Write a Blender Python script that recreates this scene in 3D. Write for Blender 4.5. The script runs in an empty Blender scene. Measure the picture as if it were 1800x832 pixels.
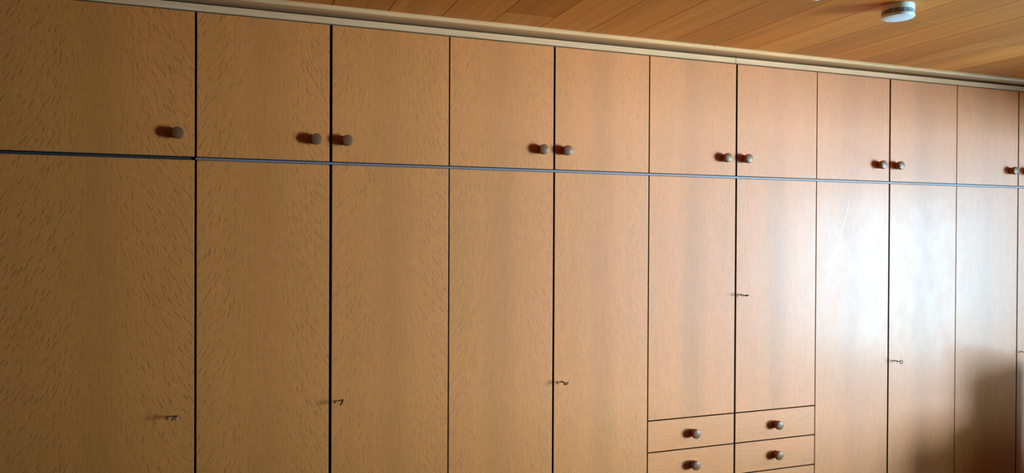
import bpy, bmesh, math, random
from mathutils import Vector, Matrix
random.seed(7)
S = bpy.context.scene
COL = S.collection
PI = math.pi

# ------------------------------------------------------------------ camera
EYE = 1.58
cam_d = bpy.data.cameras.new('camera')
cam_d.sensor_width = 36.0
cam_d.lens = 1340.79 * 36 / 1800
cam_d.clip_start = 0.02
cam = bpy.data.objects.new('camera', cam_d)
COL.objects.link(cam)
cr = Vector((0.93689999, -0.34956562, 0.00472129))
cu = Vector((-0.00190505, 0.00839979, 0.99996291))
cf = Vector((0.34959231, 0.93687423, -0.00720382))
cam.matrix_world = Matrix(((cr.x, cu.x, -cf.x, 0.54766), (cr.y, cu.y, -cf.y, -2.87019),
                           (cr.z, cu.z, -cf.z, EYE), (0, 0, 0, 1)))
S.camera = cam

# ------------------------------------------------------------------ light and exposure
S.view_settings.view_transform = 'Standard'
S.view_settings.look = 'None'
S.view_settings.gamma = 1.0
S.view_settings.use_curve_mapping = False
S.view_settings.exposure = 0.70

w = bpy.data.worlds.new('sky'); S.world = w
w.use_nodes = True
wb = w.node_tree.nodes['Background']
wb.inputs[0].default_value = (0.55, 0.75, 1.0, 1)
wb.inputs[1].default_value = 1.0


def area(name, loc, sx, sy, direction, power, color, spread=PI):
    d = bpy.data.lights.new(name, 'AREA')
    d.shape = 'RECTANGLE'; d.size = sx; d.size_y = sy
    d.energy = power; d.color = color; d.spread = spread
    o = bpy.data.objects.new(name, d); COL.objects.link(o)
    o.location = loc
    o.rotation_euler = Vector(direction).to_track_quat('-Z', 'Y').to_euler()
    return o


ROOM_R = 5.05          # right wall plane
WA = (-3.10, -0.26)    # window 1 span along y
WZ = (0.35, 2.14)      # sill and head
WH = WZ[1] - WZ[0]


def daylight(name, y0, y1, z0, z1, radiance, color, x=ROOM_R + 0.10):
    area(name, (x, (y0 + y1) / 2, (z0 + z1) / 2), y1 - y0, z1 - z0, (-1, 0, 0), radiance * PI * (y1 - y0) * (z1 - z0), color)


daylight('daylight_near_window', WA[0], WA[1], 1.00, 1.90, 8.0, (0.15, 0.64, 1.0))
daylight('daylight_high', WA[0], WA[1], 1.90, WZ[1], 5.0, (0.25, 0.70, 1.0))
daylight('daylight_from_garden', WA[0], WA[1], WZ[0], 1.00, 1.5, (0.20, 0.66, 1.0))

# bright hazy sky low beyond the windows
SKY_P = Vector((10.9, -7.0, 0.85))
area('low_bright_sky', SKY_P, 2.6, 2.6, Vector((2.0, 0.0, 1.35)) - SKY_P, 112 * PI * 2.6 * 2.6, (0.42, 0.81, 1.0))

# ------------------------------------------------------------------ materials


class NT:
    def __init__(s, name):
        s.m = bpy.data.materials.new(name); s.m.use_nodes = True
        s.t = s.m.node_tree; s.n = s.t.nodes; s.l = s.t.links
        s.b = s.n['Principled BSDF']

    def node(s, kind, **kw):
        nd = s.n.new(kind)
        for k, v in kw.items():
            setattr(nd, k, v)
        return nd

    def put(s, sock, v):
        if hasattr(v, 'links') or isinstance(v, bpy.types.NodeSocket):
            s.l.new(v, sock)
        else:
            sock.default_value = v

    def math(s, op, a, b=0.0, c=None, clamp=False):
        nd = s.node('ShaderNodeMath', operation=op, use_clamp=clamp)
        s.put(nd.inputs[0], a); s.put(nd.inputs[1], b)
        if c is not None: s.put(nd.inputs[2], c)
        return nd.outputs[0]

    def xyz(s, x, y, z):
        nd = s.node('ShaderNodeCombineXYZ')
        s.put(nd.inputs[0], x); s.put(nd.inputs[1], y); s.put(nd.inputs[2], z)
        return nd.outputs[0]

    def sep(s, v):
        nd = s.node('ShaderNodeSeparateXYZ'); s.put(nd.inputs[0], v)
        return nd.outputs

    def noise(s, vec, scale=1.0, detail=2.0, rough=0.5, dims='3D'):
        nd = s.node('ShaderNodeTexNoise', noise_dimensions=dims)
        s.put(nd.inputs['Vector'], vec); nd.inputs['Scale'].default_value = scale
        nd.inputs['Detail'].default_value = detail; nd.inputs['Roughness'].default_value = rough
        return nd.outputs['Fac']

    def ramp(s, v, lo, hi, a=0.0, b=1.0):
        nd = s.node('ShaderNodeMapRange', interpolation_type='SMOOTHSTEP')
        s.put(nd.inputs[0], v); nd.inputs[1].default_value = lo; nd.inputs[2].default_value = hi
        nd.inputs[3].default_value = a; nd.inputs[4].default_value = b
        return nd.outputs[0]

    def mix(s, f, a, b, mode='MIX'):
        nd = s.node('ShaderNodeMix', data_type='RGBA', blend_type=mode)
        s.put(nd.inputs[0], f)
        for i, v in ((6, a), (7, b)):
            if isinstance(v, tuple) and len(v) == 3: v = v + (1,)
            s.put(nd.inputs[i], v)
        return nd.outputs[2]

    def bump(s, h, strength=0.3, dist=0.001):
        nd = s.node('ShaderNodeBump'); nd.inputs['Strength'].default_value = strength
        nd.inputs['Distance'].default_value = dist
        s.put(nd.inputs['Height'], h); s.l.new(nd.outputs[0], s.b.inputs['Normal'])


def plain(name, color, rough=0.5, metal=0.0, var=0.06, scale=30):
    t = NT(name)
    oc = t.node('ShaderNodeTexCoord').outputs['Object']
    f = t.noise(oc, scale, 3)
    f2 = t.ramp(f, 0.3, 0.7, 1 - var, 1 + var)
    c = t.mix(1.0, color, t.xyz(f2, f2, f2), 'MULTIPLY')
    t.l.new(c, t.b.inputs['Base Color'])
    t.b.inputs['Roughness'].default_value = rough
    t.b.inputs['Metallic'].default_value = metal
    return t.m


def veneer(name, horizontal=False):
    """quarter-cut oak veneer: fine fibre plus short dark flecks that lean in from both edges"""
    t = NT(name)
    oc = t.node('ShaderNodeTexCoord').outputs['Object']
    oi = t.node('ShaderNodeObjectInfo').outputs['Random']
    x, y, z = t.sep(oc)
    if horizontal:
        x, z = z, x
    seed = t.math('MULTIPLY', oi, 37.0)
    zz = t.math('ADD', z, seed)
    # slow wander of the whole figure
    wob = t.noise(t.xyz(t.math('MULTIPLY', x, 3.0), seed, t.math('MULTIPLY', z, 1.6)), 1.0, 1)
    wobc = t.math('MULTIPLY', t.math('SUBTRACT', wob, 0.5), 0.5)

    def lean(xs):
        if horizontal:
            return t.math('MULTIPLY', wobc, 0.3)
        a = t.math('MULTIPLY', xs, -2.3)
        a = t.math('ADD', a, wobc)
        return t.math('MINIMUM', t.math('MAXIMUM', a, -0.52), 0.52)

    total = None
    for k, (cx, cz, wd, ln, amp) in enumerate(((0.0165, 0.041, 0.0015, 0.0205, 1.0), (0.0125, 0.030, 0.0011, 0.0140, 0.7),
                                               (0.0080, 0.0180, 0.0007, 0.0080, 0.3))):
        P = t.xyz(t.math('DIVIDE', x, cx), t.math('ADD', t.math('DIVIDE', zz, cz), 11.3 * k), 0.0)
        v = t.node('ShaderNodeTexVoronoi', voronoi_dimensions='2D', feature='F1')
        v.inputs['Scale'].default_value = 1.0
        t.l.new(P, v.inputs['Vector'])
        d = t.node('ShaderNodeVectorMath', operation='SUBTRACT')
        t.l.new(P, d.inputs[0]); t.l.new(v.outputs['Position'], d.inputs[1])
        dx, dy, _ = t.sep(d.outputs[0])
        px, _, _ = t.sep(v.outputs['Position'])
        r1, r2, r3 = t.sep(v.outputs['Color'])
        dx = t.math('MULTIPLY', dx, cx); dy = t.math('MULTIPLY', dy, cz)
        a = lean(t.math('MULTIPLY', px, cx))
        a = t.math('ADD', a, t.math('MULTIPLY', t.math('SUBTRACT', r2, 0.5), 0.16))
        sn = t.math('SINE', a); cs = t.math('COSINE', a)
        # direction of the fleck is (sin a, cos a)
        du = t.math('ABSOLUTE', t.math('SUBTRACT', t.math('MULTIPLY', dx, cs), t.math('MULTIPLY', dy, sn)))
        dv = t.math('ABSOLUTE', t.math('ADD', t.math('MULTIPLY', dx, sn), t.math('MULTIPLY', dy, cs)))
        m = t.math('MULTIPLY', t.ramp(du, wd * 0.35, wd * 1.5, 1, 0), t.ramp(dv, ln * 0.3, ln, 1, 0))
        m = t.math('MULTIPLY', m, t.ramp(r1, 0.15, 0.9, 0.15 * amp, amp))
        total = m if total is None else t.math('MAXIMUM', total, m)
    # large flecks stand out near the edges of the leaf, the centre is a fine straight stripe
    edge = t.ramp(t.math('ABSOLUTE', x), 0.01, 0.15, 0.45, 1.0) if not horizontal else 0.45
    figure = t.sep(t.node('ShaderNodeObjectInfo').outputs['Color'])[0]     # how strongly this leaf is figured
    fleck = t.math('MULTIPLY', t.math('MULTIPLY', total, edge), figure)
    fine = t.noise(t.xyz(t.math('MULTIPLY', x, 420.0), seed, t.math('MULTIPLY', zz, 38.0)), 1.0, 3, 0.6)
    fine2 = t.noise(t.xyz(t.math('MULTIPLY', x, 120.0), seed, t.math('MULTIPLY', zz, 9.0)), 1.0, 3, 0.6)
    band = t.noise(t.xyz(t.math('MULTIPLY', x, 9.0), seed, t.math('MULTIPLY', zz, 0.8)), 1.0, 2)
    cen = t.ramp(t.math('ABSOLUTE', t.math('ADD', x, t.math('MULTIPLY', wobc, 0.06))), 0.0, 0.10, 0.91, 1.0) if not horizontal else 1.0
    f = t.math('ADD', t.ramp(fine, 0.25, 0.75, -0.10, 0.10), t.ramp(fine2, 0.3, 0.7, -0.04, 0.04))
    f = t.math('ADD', f, t.ramp(band, 0.3, 0.7, -0.03, 0.03))
    f = t.math('MULTIPLY', t.math('ADD', f, 1.0), cen)
    base = t.mix(t.ramp(band, 0.35, 0.65), (0.82, 0.206, 0.034), (0.83, 0.202, 0.036))
    c = t.mix(1.0, base, t.xyz(f, f, f), 'MULTIPLY')
    c = t.mix(t.math('MULTIPLY', fleck, 0.74), c, (0.30, 0.060, 0.008))
    t.l.new(c, t.b.inputs['Base Color'])
    rr = t.noise(t.xyz(t.math('MULTIPLY', x, 14.0), seed, t.math('MULTIPLY', zz, 9.0)), 1.0, 3)
    t.b.inputs['Roughness'].default_value = 0.56
    t.l.new(t.ramp(fleck, 0.0, 1.0, 0.46, 0.60), t.b.inputs['Specular IOR Level'])
    t.b.inputs['Specular Tint'].default_value = (0.14, 0.66, 1.0, 1)   # blue of the sky glare put into the reflection colour
    t.b.inputs['Coat Weight'].default_value = 0.08
    t.l.new(t.ramp(rr, 0.3, 0.7, 0.17, 0.24), t.b.inputs['Coat Roughness'])
    t.b.inputs['IOR'].default_value = 1.5
    hb = t.noise(t.xyz(t.math('MULTIPLY', x, 190.0), seed, t.math('MULTIPLY', zz, 110.0)), 1.0, 2)
    h = t.math('SUBTRACT', t.math('MULTIPLY', hb, 0.75), t.math('MULTIPLY', fleck, 0.5))
    t.bump(h, 0.30, 0.0015)
    return t.m


def solid_oak(name, col, rough=0.4, axis=0, bumpy=0.1):
    t = NT(name)
    oc = t.node('ShaderNodeTexCoord').outputs['Object']
    c3 = list(t.sep(oc))
    sc = [260.0, 260.0, 260.0]; sc[axis] = 6.0
    v = t.xyz(*[t.math('MULTIPLY', c3[i], sc[i]) for i in range(3)])
    f = t.noise(v, 1.0, 3, 0.6)
    sc2 = [40.0, 40.0, 40.0]; sc2[axis] = 1.5
    v2 = t.xyz(*[t.math('MULTIPLY', c3[i], sc2[i]) for i in range(3)])
    f2 = t.noise(v2, 1.0, 2)
    g = t.math('ADD', t.ramp(f, 0.3, 0.7, 0.86, 1.08), t.ramp(f2, 0.3, 0.7, -0.07, 0.07))
    c = t.mix(1.0, col, t.xyz(g, g, g), 'MULTIPLY')
    t.l.new(c, t.b.inputs['Base Color'])
    t.b.inputs['Roughness'].default_value = rough
    t.bump(f, bumpy, 0.0008)
    return t.m


def plank_mat(name):
    """ceiling planks: tone of each plank is a face attribute, grain runs along y"""
    t = NT(name)
    oc = t.node('ShaderNodeTexCoord').outputs['Object']
    at = t.node('ShaderNodeAttribute', attribute_name='tone')
    tr, tg, tb = t.sep(at.outputs['Color'])
    x, y, z = t.sep(oc)
    off = t.math('MULTIPLY', tg, 23.0)
    f = t.noise(t.xyz(t.math('MULTIPLY', x, 85.0), t.math('MULTIPLY', y, 1.6), off), 1.0, 4, 0.62)
    f2 = t.noise(t.xyz(t.math('MULTIPLY', x, 400.0), t.math('MULTIPLY', y, 22.0), off), 1.0, 2, 0.6)
    f3 = t.noise(t.xyz(t.math('MULTIPLY', x, 17.0), t.math('MULTIPLY', y, 0.5), off), 1.0, 2, 0.5)
    g = t.math('ADD', t.ramp(f, 0.3, 0.7, 0.90, 1.07), t.ramp(f2, 0.3, 0.7, -0.05, 0.05))
    g = t.math('ADD', g, t.ramp(f3, 0.3, 0.7, -0.10, 0.10))
    g = t.math('MULTIPLY', g, t.ramp(tr, 0.0, 1.0, 0.72, 1.35))
    base = t.mix(tb, (0.62, 0.150, 0.012), (0.70, 0.215, 0.034))
    c = t.mix(1.0, base, t.xyz(g, g, g), 'MULTIPLY')
    t.l.new(c, t.b.inputs['Base Color'])
    t.b.inputs['Roughness'].default_value = 0.55
    t.b.inputs['Specular IOR Level'].default_value = 0.22
    t.bump(f2, 0.08, 0.0008)
    return t.m


M_DOOR = veneer('oak_veneer')
M_DRAWER = veneer('oak_veneer_lengthwise', True)
M_CARCASS = plain('dark_carcass', (0.018, 0.012, 0.009), 0.6)
M_EDGE = plain('door_edge_gap_shade', (0.03, 0.02, 0.013), 0.6)
M_STRIP = plain('grey_metal_strip', (0.24, 0.15, 0.17), 0.55, 0.1)
M_STRIP_DARK = plain('dark_metal_strip', (0.07, 0.05, 0.05), 0.5, 0.2)
M_RAIL = solid_oak('pale_oak_rail', (0.90, 0.40, 0.20), 0.35)
M_CROWN = solid_oak('pale_oak_crown', (0.96, 0.42, 0.18), 0.35)
for _m in (M_RAIL, M_CROWN):
    _m.node_tree.nodes['Principled BSDF'].inputs['Specular Tint'].default_value = (1.0, 0.75, 0.55, 1)
M_KNOB = solid_oak('dark_oak_knob', (0.24, 0.075, 0.028), 0.42, axis=0)
M_KNOB.node_tree.nodes['Principled BSDF'].inputs['Specular IOR Level'].default_value = 0.4
M_KNOB.node_tree.nodes['Principled BSDF'].inputs['Specular Tint'].default_value = (1.0, 0.72, 0.62, 1)
M_KEY = plain('blackened_steel', (0.05, 0.05, 0.05), 0.25, 0.9)
M_PLANK = plank_mat('stained_ceiling_planks')
M_BLACK = plain('black_gap', (0.01, 0.008, 0.006), 0.8)
M_WHITE = plain('white_plastic', (0.80, 0.81, 0.83), 0.3, var=0.01)
M_VENT = plain('black_vent', (0.012, 0.012, 0.014), 0.5)
M_PLASTER = plain('warm_plaster', (0.05, 0.06, 0.065), 0.9, var=0.02)
M_DARKWALL = solid_oak('dark_wall_panelling', (0.06, 0.03, 0.015), 0.5, axis=2)
M_FLOOR = solid_oak('floor_boards', (0.12, 0.065, 0.035), 0.45, axis=0)
M_FRAME = plain('window_paint', (0.8, 0.8, 0.78), 0.4, var=0.01)
M_CHAIR = solid_oak('dark_chair_wood', (0.07, 0.035, 0.02), 0.45, axis=2)
M_CHROME = plain('lamp_chrome', (0.8, 0.82, 0.85), 0.18, 0.6, var=0.01)


def glass_mat():
    m = bpy.data.materials.new('window_glass'); m.use_nodes = True
    n, l = m.node_tree.nodes, m.node_tree.links
    n.clear()
    o = n.new('ShaderNodeOutputMaterial'); mx = n.new('ShaderNodeMixShader')
    tr = n.new('ShaderNodeBsdfTransparent'); gl = n.new('ShaderNodeBsdfGlossy')
    gl.inputs['Roughness'].default_value = 0.02
    fr = n.new('ShaderNodeFresnel'); fr.inputs[0].default_value = 1.3
    l.new(fr.outputs[0], mx.inputs[0]); l.new(tr.outputs[0], mx.inputs[1]); l.new(gl.outputs[0], mx.inputs[2])
    l.new(mx.outputs[0], o.inputs[0])
    return m


M_GLASS = glass_mat()


def sheer_mat():
    m = bpy.data.materials.new('light_dimming_voile'); m.use_nodes = True
    n, l = m.node_tree.nodes, m.node_tree.links
    n.clear()
    o = n.new('ShaderNodeOutputMaterial'); mx = n.new('ShaderNodeMixShader'); m2 = n.new('ShaderNodeMixShader')
    tr = n.new('ShaderNodeBsdfTransparent'); tl = n.new('ShaderNodeBsdfTranslucent'); df = n.new('ShaderNodeBsdfDiffuse')
    tc = n.new('ShaderNodeTexCoord'); no = n.new('ShaderNodeTexNoise'); no.inputs['Scale'].default_value = 90
    mr = n.new('ShaderNodeMapRange'); mr.inputs[3].default_value = 0.24; mr.inputs[4].default_value = 0.34
    l.new(tc.outputs['Object'], no.inputs['Vector']); l.new(no.outputs['Fac'], mr.inputs[0])
    tl.inputs[0].default_value = (0.7, 0.75, 0.8, 1); df.inputs[0].default_value = (0.7, 0.75, 0.8, 1)
    m2.inputs[0].default_value = 0.6
    l.new(tl.outputs[0], m2.inputs[1]); l.new(df.outputs[0], m2.inputs[2])
    l.new(mr.outputs[0], mx.inputs[0]); l.new(tr.outputs[0], mx.inputs[1]); l.new(m2.outputs[0], mx.inputs[2])
    l.new(mx.outputs[0], o.inputs[0])
    return m


M_SHEER = sheer_mat()

# ------------------------------------------------------------------ mesh helpers


def add_box(bm, x0, x1, y0, y1, z0, z1, bevel=0.0, seg=1):
    r = bmesh.ops.create_cube(bm, size=1.0)
    vs = r['verts']
    for v in vs:
        v.co = Vector(((x0 + x1) / 2 + v.co.x * (x1 - x0), (y0 + y1) / 2 + v.co.y * (y1 - y0), (z0 + z1) / 2 + v.co.z * (z1 - z0)))
    if bevel:
        es = list({e for v in vs for e in v.link_edges})
        bmesh.ops.bevel(bm, geom=es, offset=bevel, segments=seg, affect='EDGES', profile=0.5)


def lathe(bm, prof, n=40, mat=Matrix.Identity(4)):
    """prof: list of (r, h); spun about local z, then placed by mat"""
    rings = []
    for r, h in prof:
        if r < 1e-6:
            rings.append([bm.verts.new(mat @ Vector((0, 0, h)))])
        else:
            rings.append([bm.verts.new(mat @ Vector((r * math.cos(2 * PI * i / n), r * math.sin(2 * PI * i / n), h))) for i in range(n)])
    for a, b in zip(rings, rings[1:]):
        for i in range(n):
            j = (i + 1) % n
            if len(a) == 1 and len(b) == 1: continue
            if len(a) == 1: bm.faces.new((a[0], b[j], b[i]))
            elif len(b) == 1: bm.faces.new((a[i], a[j], b[0]))
            else: bm.faces.new((a[i], a[j], b[j], b[i]))
    bmesh.ops.recalc_face_normals(bm, faces=bm.faces[:])


def torus(bm, R, r, mat, n=28, k=10, sx=1.0):
    g = [[bm.verts.new(mat @ Vector((sx * (R + r * math.cos(2 * PI * j / k)) * math.cos(2 * PI * i / n),
                                     (R + r * math.cos(2 * PI * j / k)) * math.sin(2 * PI * i / n),
                                     r * math.sin(2 * PI * j / k)))) for j in range(k)] for i in range(n)]
    for i in range(n):
        for j in range(k):
            bm.faces.new((g[i][j], g[(i + 1) % n][j], g[(i + 1) % n][(j + 1) % k], g[i][(j + 1) % k]))


def obj(name, bm, mat, parent=None, loc=(0, 0, 0), smooth=False, rot=None):
    me = bpy.data.meshes.new(name)
    if smooth:
        for f in bm.faces: f.smooth = True
        for e in bm.edges:
            if len(e.link_faces) == 2 and e.calc_face_angle(0) > math.radians(32): e.smooth = False
    bm.to_mesh(me); bm.free()
    me.materials.append(mat)
    o = bpy.data.objects.new(name, me); COL.objects.link(o)
    o.location = loc
    if rot: o.rotation_euler = rot
    if parent: o.parent = parent
    return o


def boxes(name, mat, bl, parent=None, loc=(0, 0, 0), bevel=0.0):
    bm = bmesh.new()
    for b in bl: add_box(bm, *b, bevel=bevel)
    return obj(name, bm, mat, parent, loc)


def struct(o):
    o['kind'] = 'structure'
    return o


def thing(name, label, cat, loc=(0, 0, 0), group=None):
    o = bpy.data.objects.new(name, None); COL.objects.link(o)
    o.location = loc; o.empty_display_size = 0.1
    o['label'] = label; o['category'] = cat
    if group: o['group'] = group
    return o


# ------------------------------------------------------------------ room shell
CEIL = EYE + 0.816
ROOM_L, ROOM_F, ROOM_B = -0.165, 0.62, -5.0
struct(boxes('floor', M_FLOOR, [(ROOM_L - 0.1, ROOM_R + 0.1, ROOM_B - 0.1, ROOM_F + 0.1, -0.1, 0.0)]))
struct(boxes('wall_back', M_PLASTER, [(ROOM_L - 0.1, ROOM_R + 0.2, ROOM_B - 0.1, ROOM_B, 0.0, CEIL)]))
struct(boxes('wall_front', M_PLASTER, [(ROOM_L - 0.1, ROOM_R + 0.2, ROOM_F, ROOM_F + 0.1, 0.0, CEIL)]))
struct(boxes('wall_left', M_DARKWALL, [(ROOM_L - 0.1, ROOM_L, ROOM_B, ROOM_F, 0.0, CEIL)]))
xr0, xr1 = ROOM_R, ROOM_R + 0.2
struct(boxes('wall_right', M_PLASTER, [
    (xr0, xr1, ROOM_B, ROOM_F, 0.0, WZ[0]), (xr0, xr1, ROOM_B, ROOM_F, WZ[1], CEIL),
    (xr0, xr1, WA[1], ROOM_F, WZ[0], WZ[1]), (xr0, xr1, ROOM_B, WA[0], WZ[0], WZ[1])]))
for i, (a, b) in enumerate((WA,)):
    z0, z1 = WZ
    fr = struct(boxes('window_%d' % (i + 1), M_FRAME, [
        (xr0 + 0.045, xr0 + 0.08, a, a + 0.04, z0, z1), (xr0 + 0.045, xr0 + 0.08, b - 0.04, b, z0, z1),
        (xr0 + 0.045, xr0 + 0.08, a, b, z0, z0 + 0.06), (xr0 + 0.045, xr0 + 0.08, a, b, z1 - 0.06, z1)]))
    boxes('window_pane', M_GLASS, [(xr0 + 0.060, xr0 + 0.064, a + 0.06, b - 0.06, z0 + 0.06, z1 - 0.06)], fr)

# ceiling of planks laid at right angles to the wardrobe
PITCH, SEAM0 = 0.204, 1.1064
bm = bmesh.new()
tones = []


def plank(x0, x1, y0, y1, t3, z=CEIL):
    g = 0.0015
    n0 = len(bm.faces)
    r = bmesh.ops.create_cube(bm, size=1.0)
    for v in r['verts']:
        v.co = Vector(((x0 + x1) / 2 + v.co.x * (x1 - x0 - 2 * g), (y0 + y1) / 2 + v.co.y * (y1 - y0), z + 0.009 + v.co.z * 0.018))
    tones.extend([t3] * (len(bm.faces) - n0))


SPECIAL = {  # plank index -> list of (y joint, tone) read off the photograph
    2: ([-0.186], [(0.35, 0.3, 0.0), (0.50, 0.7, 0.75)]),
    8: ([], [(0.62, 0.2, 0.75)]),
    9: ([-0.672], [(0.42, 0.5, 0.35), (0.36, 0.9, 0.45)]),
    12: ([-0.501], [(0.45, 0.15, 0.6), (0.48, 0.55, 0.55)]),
    13: ([], [(0.75, 0.35, 0.8)]),
}
rnd = random.Random(3)
k0 = math.floor((ROOM_L - SEAM0) / PITCH)
k1 = math.ceil((ROOM_R - SEAM0) / PITCH)
for k in range(k0, k1):
    x0, x1 = SEAM0 + k * PITCH, SEAM0 + (k + 1) * PITCH
    warm = min(1.0, max(0.0, 0.25 + 0.06 * k))
    if k in SPECIAL:
        js, ts = SPECIAL[k]
        js = list(js); ts = list(ts)
    else:
        js, ts = [], [(rnd.uniform(0.28, 0.55), rnd.random(), rnd.uniform(0.1, 0.5))]
    ys = [ROOM_B] + [-2.1 - rnd.random() * 0.5] + js + [0.0, ROOM_F]
    ts = [(rnd.uniform(0.3, 0.5), rnd.random(), rnd.uniform(0.1, 0.5))] + ts + [ts[-1]]
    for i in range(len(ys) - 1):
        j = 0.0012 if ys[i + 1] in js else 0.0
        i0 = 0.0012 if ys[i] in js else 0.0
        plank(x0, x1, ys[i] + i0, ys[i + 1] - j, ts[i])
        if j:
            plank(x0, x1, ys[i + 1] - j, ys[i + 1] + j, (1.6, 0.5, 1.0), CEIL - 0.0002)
n0 = len(bm.faces)
add_box(bm, ROOM_L - 0.1, ROOM_R + 0.2, ROOM_B - 0.1, ROOM_F + 0.1, CEIL + 0.012, CEIL + 0.1)
tones.extend([(0, 0, 0)] * (len(bm.faces) - n0))
ceil = struct(obj('ceiling', bm, M_PLANK))
at = ceil.data.attributes.new('tone', 'FLOAT_COLOR', 'FACE')
for i, t3 in enumerate(tones):
    at.data[i].color = (t3[0], t3[1], t3[2], 1.0)

# crown moulding against the ceiling and the rail below it, each in two lengths
X0, X1 = ROOM_L, ROOM_R
CJ, RJ = 2.545, 2.690


def prism_x(bm, prof, x0, x1):
    a = [bm.verts.new((x0, y, z)) for y, z in prof]
    b = [bm.verts.new((x1, y, z)) for y, z in prof]
    n = len(prof)
    for i in range(n):
        j = (i + 1) % n
        bm.faces.new((a[i], a[j], b[j], b[i]))
    bm.faces.new(a); bm.faces.new(b[::-1])
    bmesh.ops.recalc_face_normals(bm, faces=bm.faces[:])


zr = EYE + 0.7995
crown_prof = [(-0.045, CEIL), (-0.0465, CEIL - 0.004), (-0.0465, zr + 0.004), (-0.0445, zr + 0.0012), (-0.041, zr), (0.05, zr + 0.0005), (0.05, CEIL)]
for i, (a, b) in enumerate(((X0, CJ - 0.0004), (CJ + 0.0004, X1))):
    bm = bmesh.new(); prism_x(bm, crown_prof, a, b)
    struct(obj('trim_%d' % (i + 1), bm, M_CROWN))
for i, (a, b) in enumerate(((X0, RJ - 0.0004), (RJ + 0.0004, X1))):
    struct(boxes('trim_%d' % (i + 3), M_RAIL, [(a, b, 0.0, 0.03, EYE + 0.7605, EYE + 0.7845)], bevel=0.0012))
struct(boxes('trim_5', M_BLACK, [(X0, X1, 0.06, 0.08, EYE + 0.74, CEIL)]))

# ------------------------------------------------------------------ wardrobe
GAP = {0: -0.143, 1: 0.4436, 2: 0.9041, 3: 1.3561, 4: 1.8016, 5: 2.2465, 6: 2.6963, 7: 3.1504, 8: 3.6011, 9: 4.0510, 10: 4.4992, 11: 4.950}
GW = {0: 0.006, 1: 0.0075, 2: 0.0100, 3: 0.0050, 4: 0.0080, 5: 0.0050, 6: 0.0088, 7: 0.0042, 8: 0.0085, 9: 0.0042, 10: 0.0070, 11: 0.005}
ZT = EYE + 0.7557        # top edge of upper doors
ZU = EYE + 0.2535        # bottom edge of upper doors
ZL = EYE + 0.2412        # top edge of tall doors
ZB = 0.07                # bottom edge of tall doors
DR = [EYE - 0.8183, EYE - 0.9561, EYE - 1.0966, EYE - 1.237, EYE - 1.375]   # gap lines above each drawer row
DG = 0.005
TH = 0.019
KN = {1: 0.3885, 2: (0.850, 0.9615), 4: (1.7455, 1.8510), 6: (2.6320, 2.7430), 8: (3.5330, 3.6460), 10: (4.4400, 4.5560)}
KZ = EYE + 0.3310

knob_bm = bmesh.new()
KM = Matrix.Rotation(PI / 2, 4, 'X')     # local z -> -y
lathe(knob_bm, [(0, 0.0), (0.0178, 0.0), (0.0172, 0.003), (0.0172, 0.013), (0.0182, 0.0160), (0.0200, 0.0175), (0.0205, 0.0190),
                (0.0205, 0.0300), (0.0200, 0.0312), (0.0187, 0.0325), (0.0182, 0.0328), (0.0, 0.0328)], 48, KM)
knob_me = bpy.data.meshes.new('knob')
for f in knob_bm.faces: f.smooth = True
for e in knob_bm.edges:
    if len(e.link_faces) == 2 and e.calc_face_angle(0) > math.radians(38): e.smooth = False
knob_bm.to_mesh(knob_me); knob_bm.free(); knob_me.materials.append(M_KNOB)


def add_knob(parent, x, z):
    """x, z in the parent's own coordinates"""
    o = bpy.data.objects.new('knob', knob_me); COL.objects.link(o)
    o.parent = parent; o.location = (x, 0.0, z)
    o.rotation_euler = (0, random.uniform(-0.5, 0.5), 0)
    o['label'] = 'dark round turned wooden knob'
    return o


def front(name, parent, px, x0, x1, z0, z1, mat):
    """door or drawer front; own origin at its bottom centre so that the figure of the veneer is centred"""
    cx = (x0 + x1) / 2; hw = (x1 - x0) / 2
    bm = bmesh.new(); add_box(bm, -hw, hw, 0.0, TH, 0.0, z1 - z0, bevel=0.0011, seg=2)
    o = obj(name, bm, mat, parent, (cx - px, 0.0, z0))
    o.data.materials.append(M_EDGE)            # shade of the gaps painted onto the side faces
    for f in o.data.polygons:
        if abs(f.normal.y) < 0.2: f.material_index = 1
    return o


def carcass(name, parent, px, x0, x1, z0, z1, mids=()):
    a, b = x0 - px + 0.0003, x1 - px - 0.0003
    t = 0.016; yf, yb = TH + 0.002, 0.575
    bl = [(a, a + t, yf, yb, z0, z1), (b - t, b, yf, yb, z0, z1), (a + t, b - t, yf, yb, z0, z0 + t), (a + t, b - t, yf, yb, z1 - t, z1),
          (a + t, b - t, yb - 0.008, yb, z0 + t, z1 - t)]
    for mx in mids:
        bl.append((mx - px - t / 2, mx - px + t / 2, yf + 0.01, yb - 0.008, z0 + t, z1 - t))
    return boxes(name, M_CARCASS, bl, parent)


UNITS = [
    ((0, 1), (), 'wide single-door oak top cabinet at the left end of the row', 'wide tall oak wardrobe with one door at the left end of the row'),
    ((1, 3), (2,), 'two-door oak top cabinet beside the wide single-door one at the left end',
     'tall two-door oak wardrobe next to the wide single-door one, key in its right door'),
    ((3, 5), (4,), 'two-door oak top cabinet directly left of the one above the drawers',
     'tall two-door oak wardrobe whose right door edge runs down beside the drawers'),
    ((5, 7), (6,), 'two-door oak top cabinet standing above the doors with drawers', 'oak wardrobe with two shorter doors above paired columns of small drawers'),
    ((7, 9), (8,), 'two-door oak top cabinet just right of the one above the drawers', 'tall pale two-door oak wardrobe with the bright window reflection at its middle gap'),
    ((9, 11), (10,), 'oak top cabinet at the right edge, nearest the window', 'tall oak wardrobe at the right edge with a dark shadow on its lower part'),
]
ZS0, ZS1 = EYE + 0.2430, EYE + 0.2500      # strip seen in the horizontal gap
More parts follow.
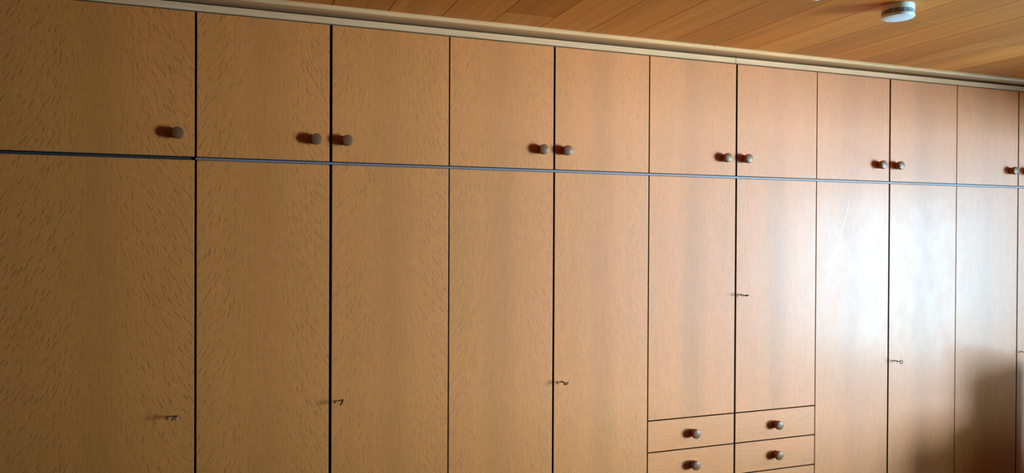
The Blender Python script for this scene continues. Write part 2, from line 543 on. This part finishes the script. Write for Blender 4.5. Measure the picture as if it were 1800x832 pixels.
for (ga, gb), mids, ulab, tlab in UNITS:
    xa, xb = GAP[ga], GAP[gb]
    px = (xa + xb) / 2
    up = thing('top_cabinet', ulab, 'cabinet', (px, 0, 0), 'top cabinets above the wardrobes')
    tl = thing('wardrobe', tlab, 'wardrobe', (px, 0, 0), 'tall wardrobes standing in one row')
    carcass('body', up, px, xa, xb, ZS1 + 0.001, ZT + 0.004)
    carcass('body', tl, px, xa, xb, ZB, ZS0 - 0.0005 - 0.002)
    yst = 0.012 if ga == 0 else 0.003
    boxes('edge_strip', M_STRIP_DARK if ga == 0 else M_STRIP, [(xa - px + 0.0002, xb - px - 0.0002, yst, 0.5, ZS0, ZS1)], tl)
    boxes('plinth', M_CARCASS, [(xa - px, xb - px, 0.05, 0.5, 0.0, ZB)], tl)
    edges = [ga] + list(mids) + [gb]
    for a, b in zip(edges, edges[1:]):
        x0, x1 = GAP[a] + GW[a] / 2, GAP[b] - GW[b] / 2
        d = front('door', up, px, x0, x1, ZU, ZT, M_DOOR)
        figure = (1.0, 0.95, 0.8, 0.65, 0.5, 0.35, 0.3, 0.25, 0.25, 0.25, 0.25)[a]
        d.color = (figure, 0, 0, 1)
        cx = (x0 + x1) / 2
        if b == 1: kx = KN[1]
        elif b in KN: kx = KN[b][0]
        else: kx = KN[a][1]
        add_knob(d, kx - cx, KZ - ZU)
        if ga == 5:
            front('door', tl, px, x0, x1, DR[0] + DG / 2, ZL, M_DOOR).color = (figure, 0, 0, 1)
            zs = DR + [ZB - DG / 2]
            for zt, zb in zip(zs, zs[1:]):
                dz0, dz1 = zb + DG / 2, zt - DG / 2
                dr = front('drawer', tl, px, x0, x1, dz0, dz1, M_DRAWER)
                dr.color = (0.4, 0, 0, 1)
                add_knob(dr, (2.476 if a == 5 else 2.9235) - cx, (dz1 - dz0) / 2)
        else:
            front('door', tl, px, x0, x1, ZB, ZL, M_DOOR).color = (figure, 0, 0, 1)
struct(boxes('trim_6', M_DOOR, [(GAP[11] + 0.003, ROOM_R, 0.0, TH, 0.0, ZT)]))

# ------------------------------------------------------------------ keys standing in their locks
KEYS = [
    (0.3835, -0.646, 62, -4, 'small dark key in the wide door at the left end', -10),
    (0.9500, -0.632, 50, 4, 'small dark key in the tall door third from the left', -14),
    (1.8434, -0.621, 30, 0, 'small dark key in the tall door just left of the drawer columns', 0),
    (2.7263, -0.284, 14, 0, 'small dark key in the short door above the right-hand drawers, highest of the keys', 0),
    (3.6420, -0.633, 80, 0, 'small dark key right of the middle gap of the pale wardrobe, below the reflection', 0),
    (4.5360, -0.634, 70, 0, 'small dark key at the very right edge of the picture', 0),
]
for x, z, roll, pit, lab, yaw in KEYS:
    k = thing('key', lab, 'key', (x, 0, EYE + z), 'keys left in the wardrobe locks')
    R = Matrix.Rotation(math.radians(yaw), 4, 'Z') @ Matrix.Rotation(math.radians(pit), 4, 'X') @ Matrix.Rotation(PI / 2, 4, 'X')
    bm = bmesh.new()
    lathe(bm, [(0, -0.004), (0.0021, -0.004), (0.0021, 0.014), (0.0029, 0.0148), (0.0029, 0.0185), (0.0022, 0.0195), (0.0020, 0.031), (0.0025, 0.032), (0.0025, 0.034), (0, 0.0345)], 16, R)
    obj('shaft', bm, M_KEY, k, smooth=True)
    bm = bmesh.new()
    Rk = R @ Matrix.Rotation(math.radians(roll), 4, 'Z')
    # ring lies in the plane that holds the shaft
    torus(bm, 0.0078, 0.0018, R @ Matrix.Translation((0, 0, 0.0415)) @ Matrix.Rotation(math.radians(roll), 4, 'Z') @ Matrix.Rotation(PI / 2, 4, 'X'))
    obj('bow', bm, M_KEY, k, smooth=True)
    bm = bmesh.new()
    add_box(bm, -0.0016, 0.0016, -0.0175, -0.0145 + 0.0005, -0.0105, -0.001, bevel=0.0004)
    for v in bm.verts: v.co = Matrix.Rotation(math.radians(yaw), 4, 'Z') @ v.co
    obj('stub', bm, M_KEY, k)
    bm = bmesh.new()
    lathe(bm, [(0.0022, 0.0), (0.0040, 0.0), (0.0040, 0.0008), (0.0022, 0.0008)], 20, Matrix.Rotation(PI / 2, 4, 'X'))
    obj('lock_bush', bm, M_CARCASS, k, smooth=True)

# long pale scratch in the varnish of the pale wardrobe's left door
M_SCR = plain('pale_scratch', (0.95, 0.62, 0.42), 0.35)
SCR = [(3.349, 0.148), (3.325, 0.066), (3.295, -0.016), (3.258, -0.098), (3.231, -0.179), (3.211, -0.246)]
bm = bmesh.new()
prev = None
for x, z in SCR:
    ring = [bm.verts.new((x + dx, dy, EYE + z)) for dx, dy in ((-0.0009, 0.0), (-0.0005, -0.00025), (0.0005, -0.00025), (0.0009, 0.0))]
    if prev:
        for i in range(3): bm.faces.new((prev[i], prev[i + 1], ring[i + 1], ring[i]))
    prev = ring
bmesh.ops.recalc_face_normals(bm, faces=bm.faces[:])
scratched = [o for o in COL.objects if o.type == 'EMPTY' and o.name.startswith('wardrobe') and 'bright window reflection' in o['label']][0]
sc = obj('scratch', bm, M_SCR, scratched, (-scratched.location.x, 0, 0))
sc['label'] = 'long thin pale scratch in the varnish'

# ------------------------------------------------------------------ smoke detector
DET = (2.8000, -0.7835)
t = thing('smoke_detector', 'white round smoke detector with black vent slots on the plank ceiling', 'smoke detector', (DET[0], DET[1], CEIL))
bm = bmesh.new()
lathe(bm, [(0, 0), (0.0525, 0), (0.0540, -0.002), (0.0545, -0.020), (0.0535, -0.0215), (0, -0.0215)], 64)
obj('base', bm, M_WHITE, t, smooth=True)
bm = bmesh.new()
lathe(bm, [(0, -0.0205), (0.0537, -0.0205), (0.0537, -0.038), (0, -0.038)], 64)
obj('vent', bm, M_VENT, t, smooth=True)
for zc in (-0.0256, -0.0306):
    bm = bmesh.new()
    lathe(bm, [(0.048, zc - 0.0006), (0.0545, zc - 0.0006), (0.0545, zc + 0.0006), (0.048, zc + 0.0006)], 64)
    obj('vent_ring', bm, M_WHITE, t, smooth=True)
for i in range(9):
    a = 2 * PI * i / 9 + 0.30
    bm = bmesh.new(); add_box(bm, -0.0009, 0.0009, -0.0547, -0.047, -0.036, -0.021)
    obj('vent_rib', bm, M_WHITE, t, rot=(0, 0, a))
bm = bmesh.new()
lathe(bm, [(0, -0.0350), (0.0545, -0.0350), (0.0555, -0.0370), (0.0555, -0.0410), (0.0540, -0.0445), (0.0490, -0.0462), (0.020, -0.0468), (0, -0.0468)], 64)
obj('cover', bm, M_WHITE, t, smooth=True)
bm = bmesh.new()
lathe(bm, [(0, -0.0440), (0.0030, -0.0440), (0.0028, -0.0485), (0, -0.0490)], 16)
obj('indicator', bm, M_WHITE, t, loc=(-0.012, 0.043, 0), smooth=True)

# ------------------------------------------------------------------ ceiling spot at the top edge
t = thing('ceiling_spot', 'small bright metal ceiling lamp cut off by the top edge of the picture', 'ceiling lamp', (2.388, -0.835, CEIL))
bm = bmesh.new()
lathe(bm, [(0, 0), (0.030, 0), (0.030, -0.006), (0.010, -0.010), (0, -0.010)], 40)
obj('canopy', bm, M_CHROME, t, smooth=True)
bm = bmesh.new()
lathe(bm, [(0, -0.008), (0.012, -0.010), (0.018, -0.017), (0.0195, -0.026), (0.0165, -0.035), (0.009, -0.0405), (0, -0.042)], 40)
obj('lamp_head', bm, M_CHROME, t, smooth=True)

# ------------------------------------------------------------------ chair between window and wardrobe (its shade falls on the last doors)
t = thing('armchair', 'dark upholstered high-backed armchair beside the window, outside the right edge', 'armchair', (4.56, -0.44, 0))
for nm, b, bv in (('seat', (-0.18, 0.18, -0.22, 0.16, 0.22, 0.46), 0.04), ('backrest', (-0.22, 0.22, 0.15, 0.26, 0.20, 0.90), 0.052)):
    bm = bmesh.new(); add_box(bm, *b, bevel=bv, seg=4); obj(nm, bm, M_CHAIR, t, smooth=True)
for sx in (-1, 1):
    bm = bmesh.new(); add_box(bm, min(sx * 0.22, sx * 0.16), max(sx * 0.22, sx * 0.16), -0.22, 0.17, 0.2, 0.60, bevel=0.03, seg=4)
    obj('armrest', bm, M_CHAIR, t, smooth=True)
    for sy in (-0.18, 0.2):
        bm = bmesh.new(); add_box(bm, sx * 0.18 - 0.02, sx * 0.18 + 0.02, sy - 0.02, sy + 0.02, 0.0, 0.24, bevel=0.004)
        obj('leg', bm, M_CHAIR, t)
t.rotation_euler = (0, 0, math.radians(-84))

# ------------------------------------------------------------------ sheer curtain added out of view to dim light on the right doors
for cy, hw_, lab in ((-0.79, 0.55, 'added sheer curtain dimming the window light, the panel nearer the wardrobe'),
                     (-1.72, 0.14, 'narrow added sheer panel dimming the window light, farther from the wardrobe')):
    t = thing('curtain', lab, 'curtain', (4.985, cy, 0), 'added sheer curtains dimming the window light')
    bm = bmesh.new()
    rows = []
    nw = max(3, round(hw_ * 20))
    for i in range(nw * 8 + 1):
        u = i / (nw * 8)
        x = 0.018 * math.sin(u * 2 * PI * nw)
        rows.append([bm.verts.new((x, -hw_ + 2 * hw_ * u, 0.06)), bm.verts.new((x, -hw_ + 2 * hw_ * u, 2.29))])
    for a, b in zip(rows, rows[1:]):
        bm.faces.new((a[0], b[0], b[1], a[1]))
    obj('voile', bm, M_SHEER, t, smooth=True)
bm = bmesh.new()
lathe(bm, [(0, -1.15), (0.008, -1.15), (0.008, 1.15), (0, 1.15)], 16, Matrix.Rotation(PI / 2, 4, 'X'))
cr_ = obj('curtain_rail', bm, M_FRAME, None, (4.985, -1.30, 2.30), smooth=True)
cr_['label'] = 'thin white curtain rail above the window'; cr_['category'] = 'curtain rail'
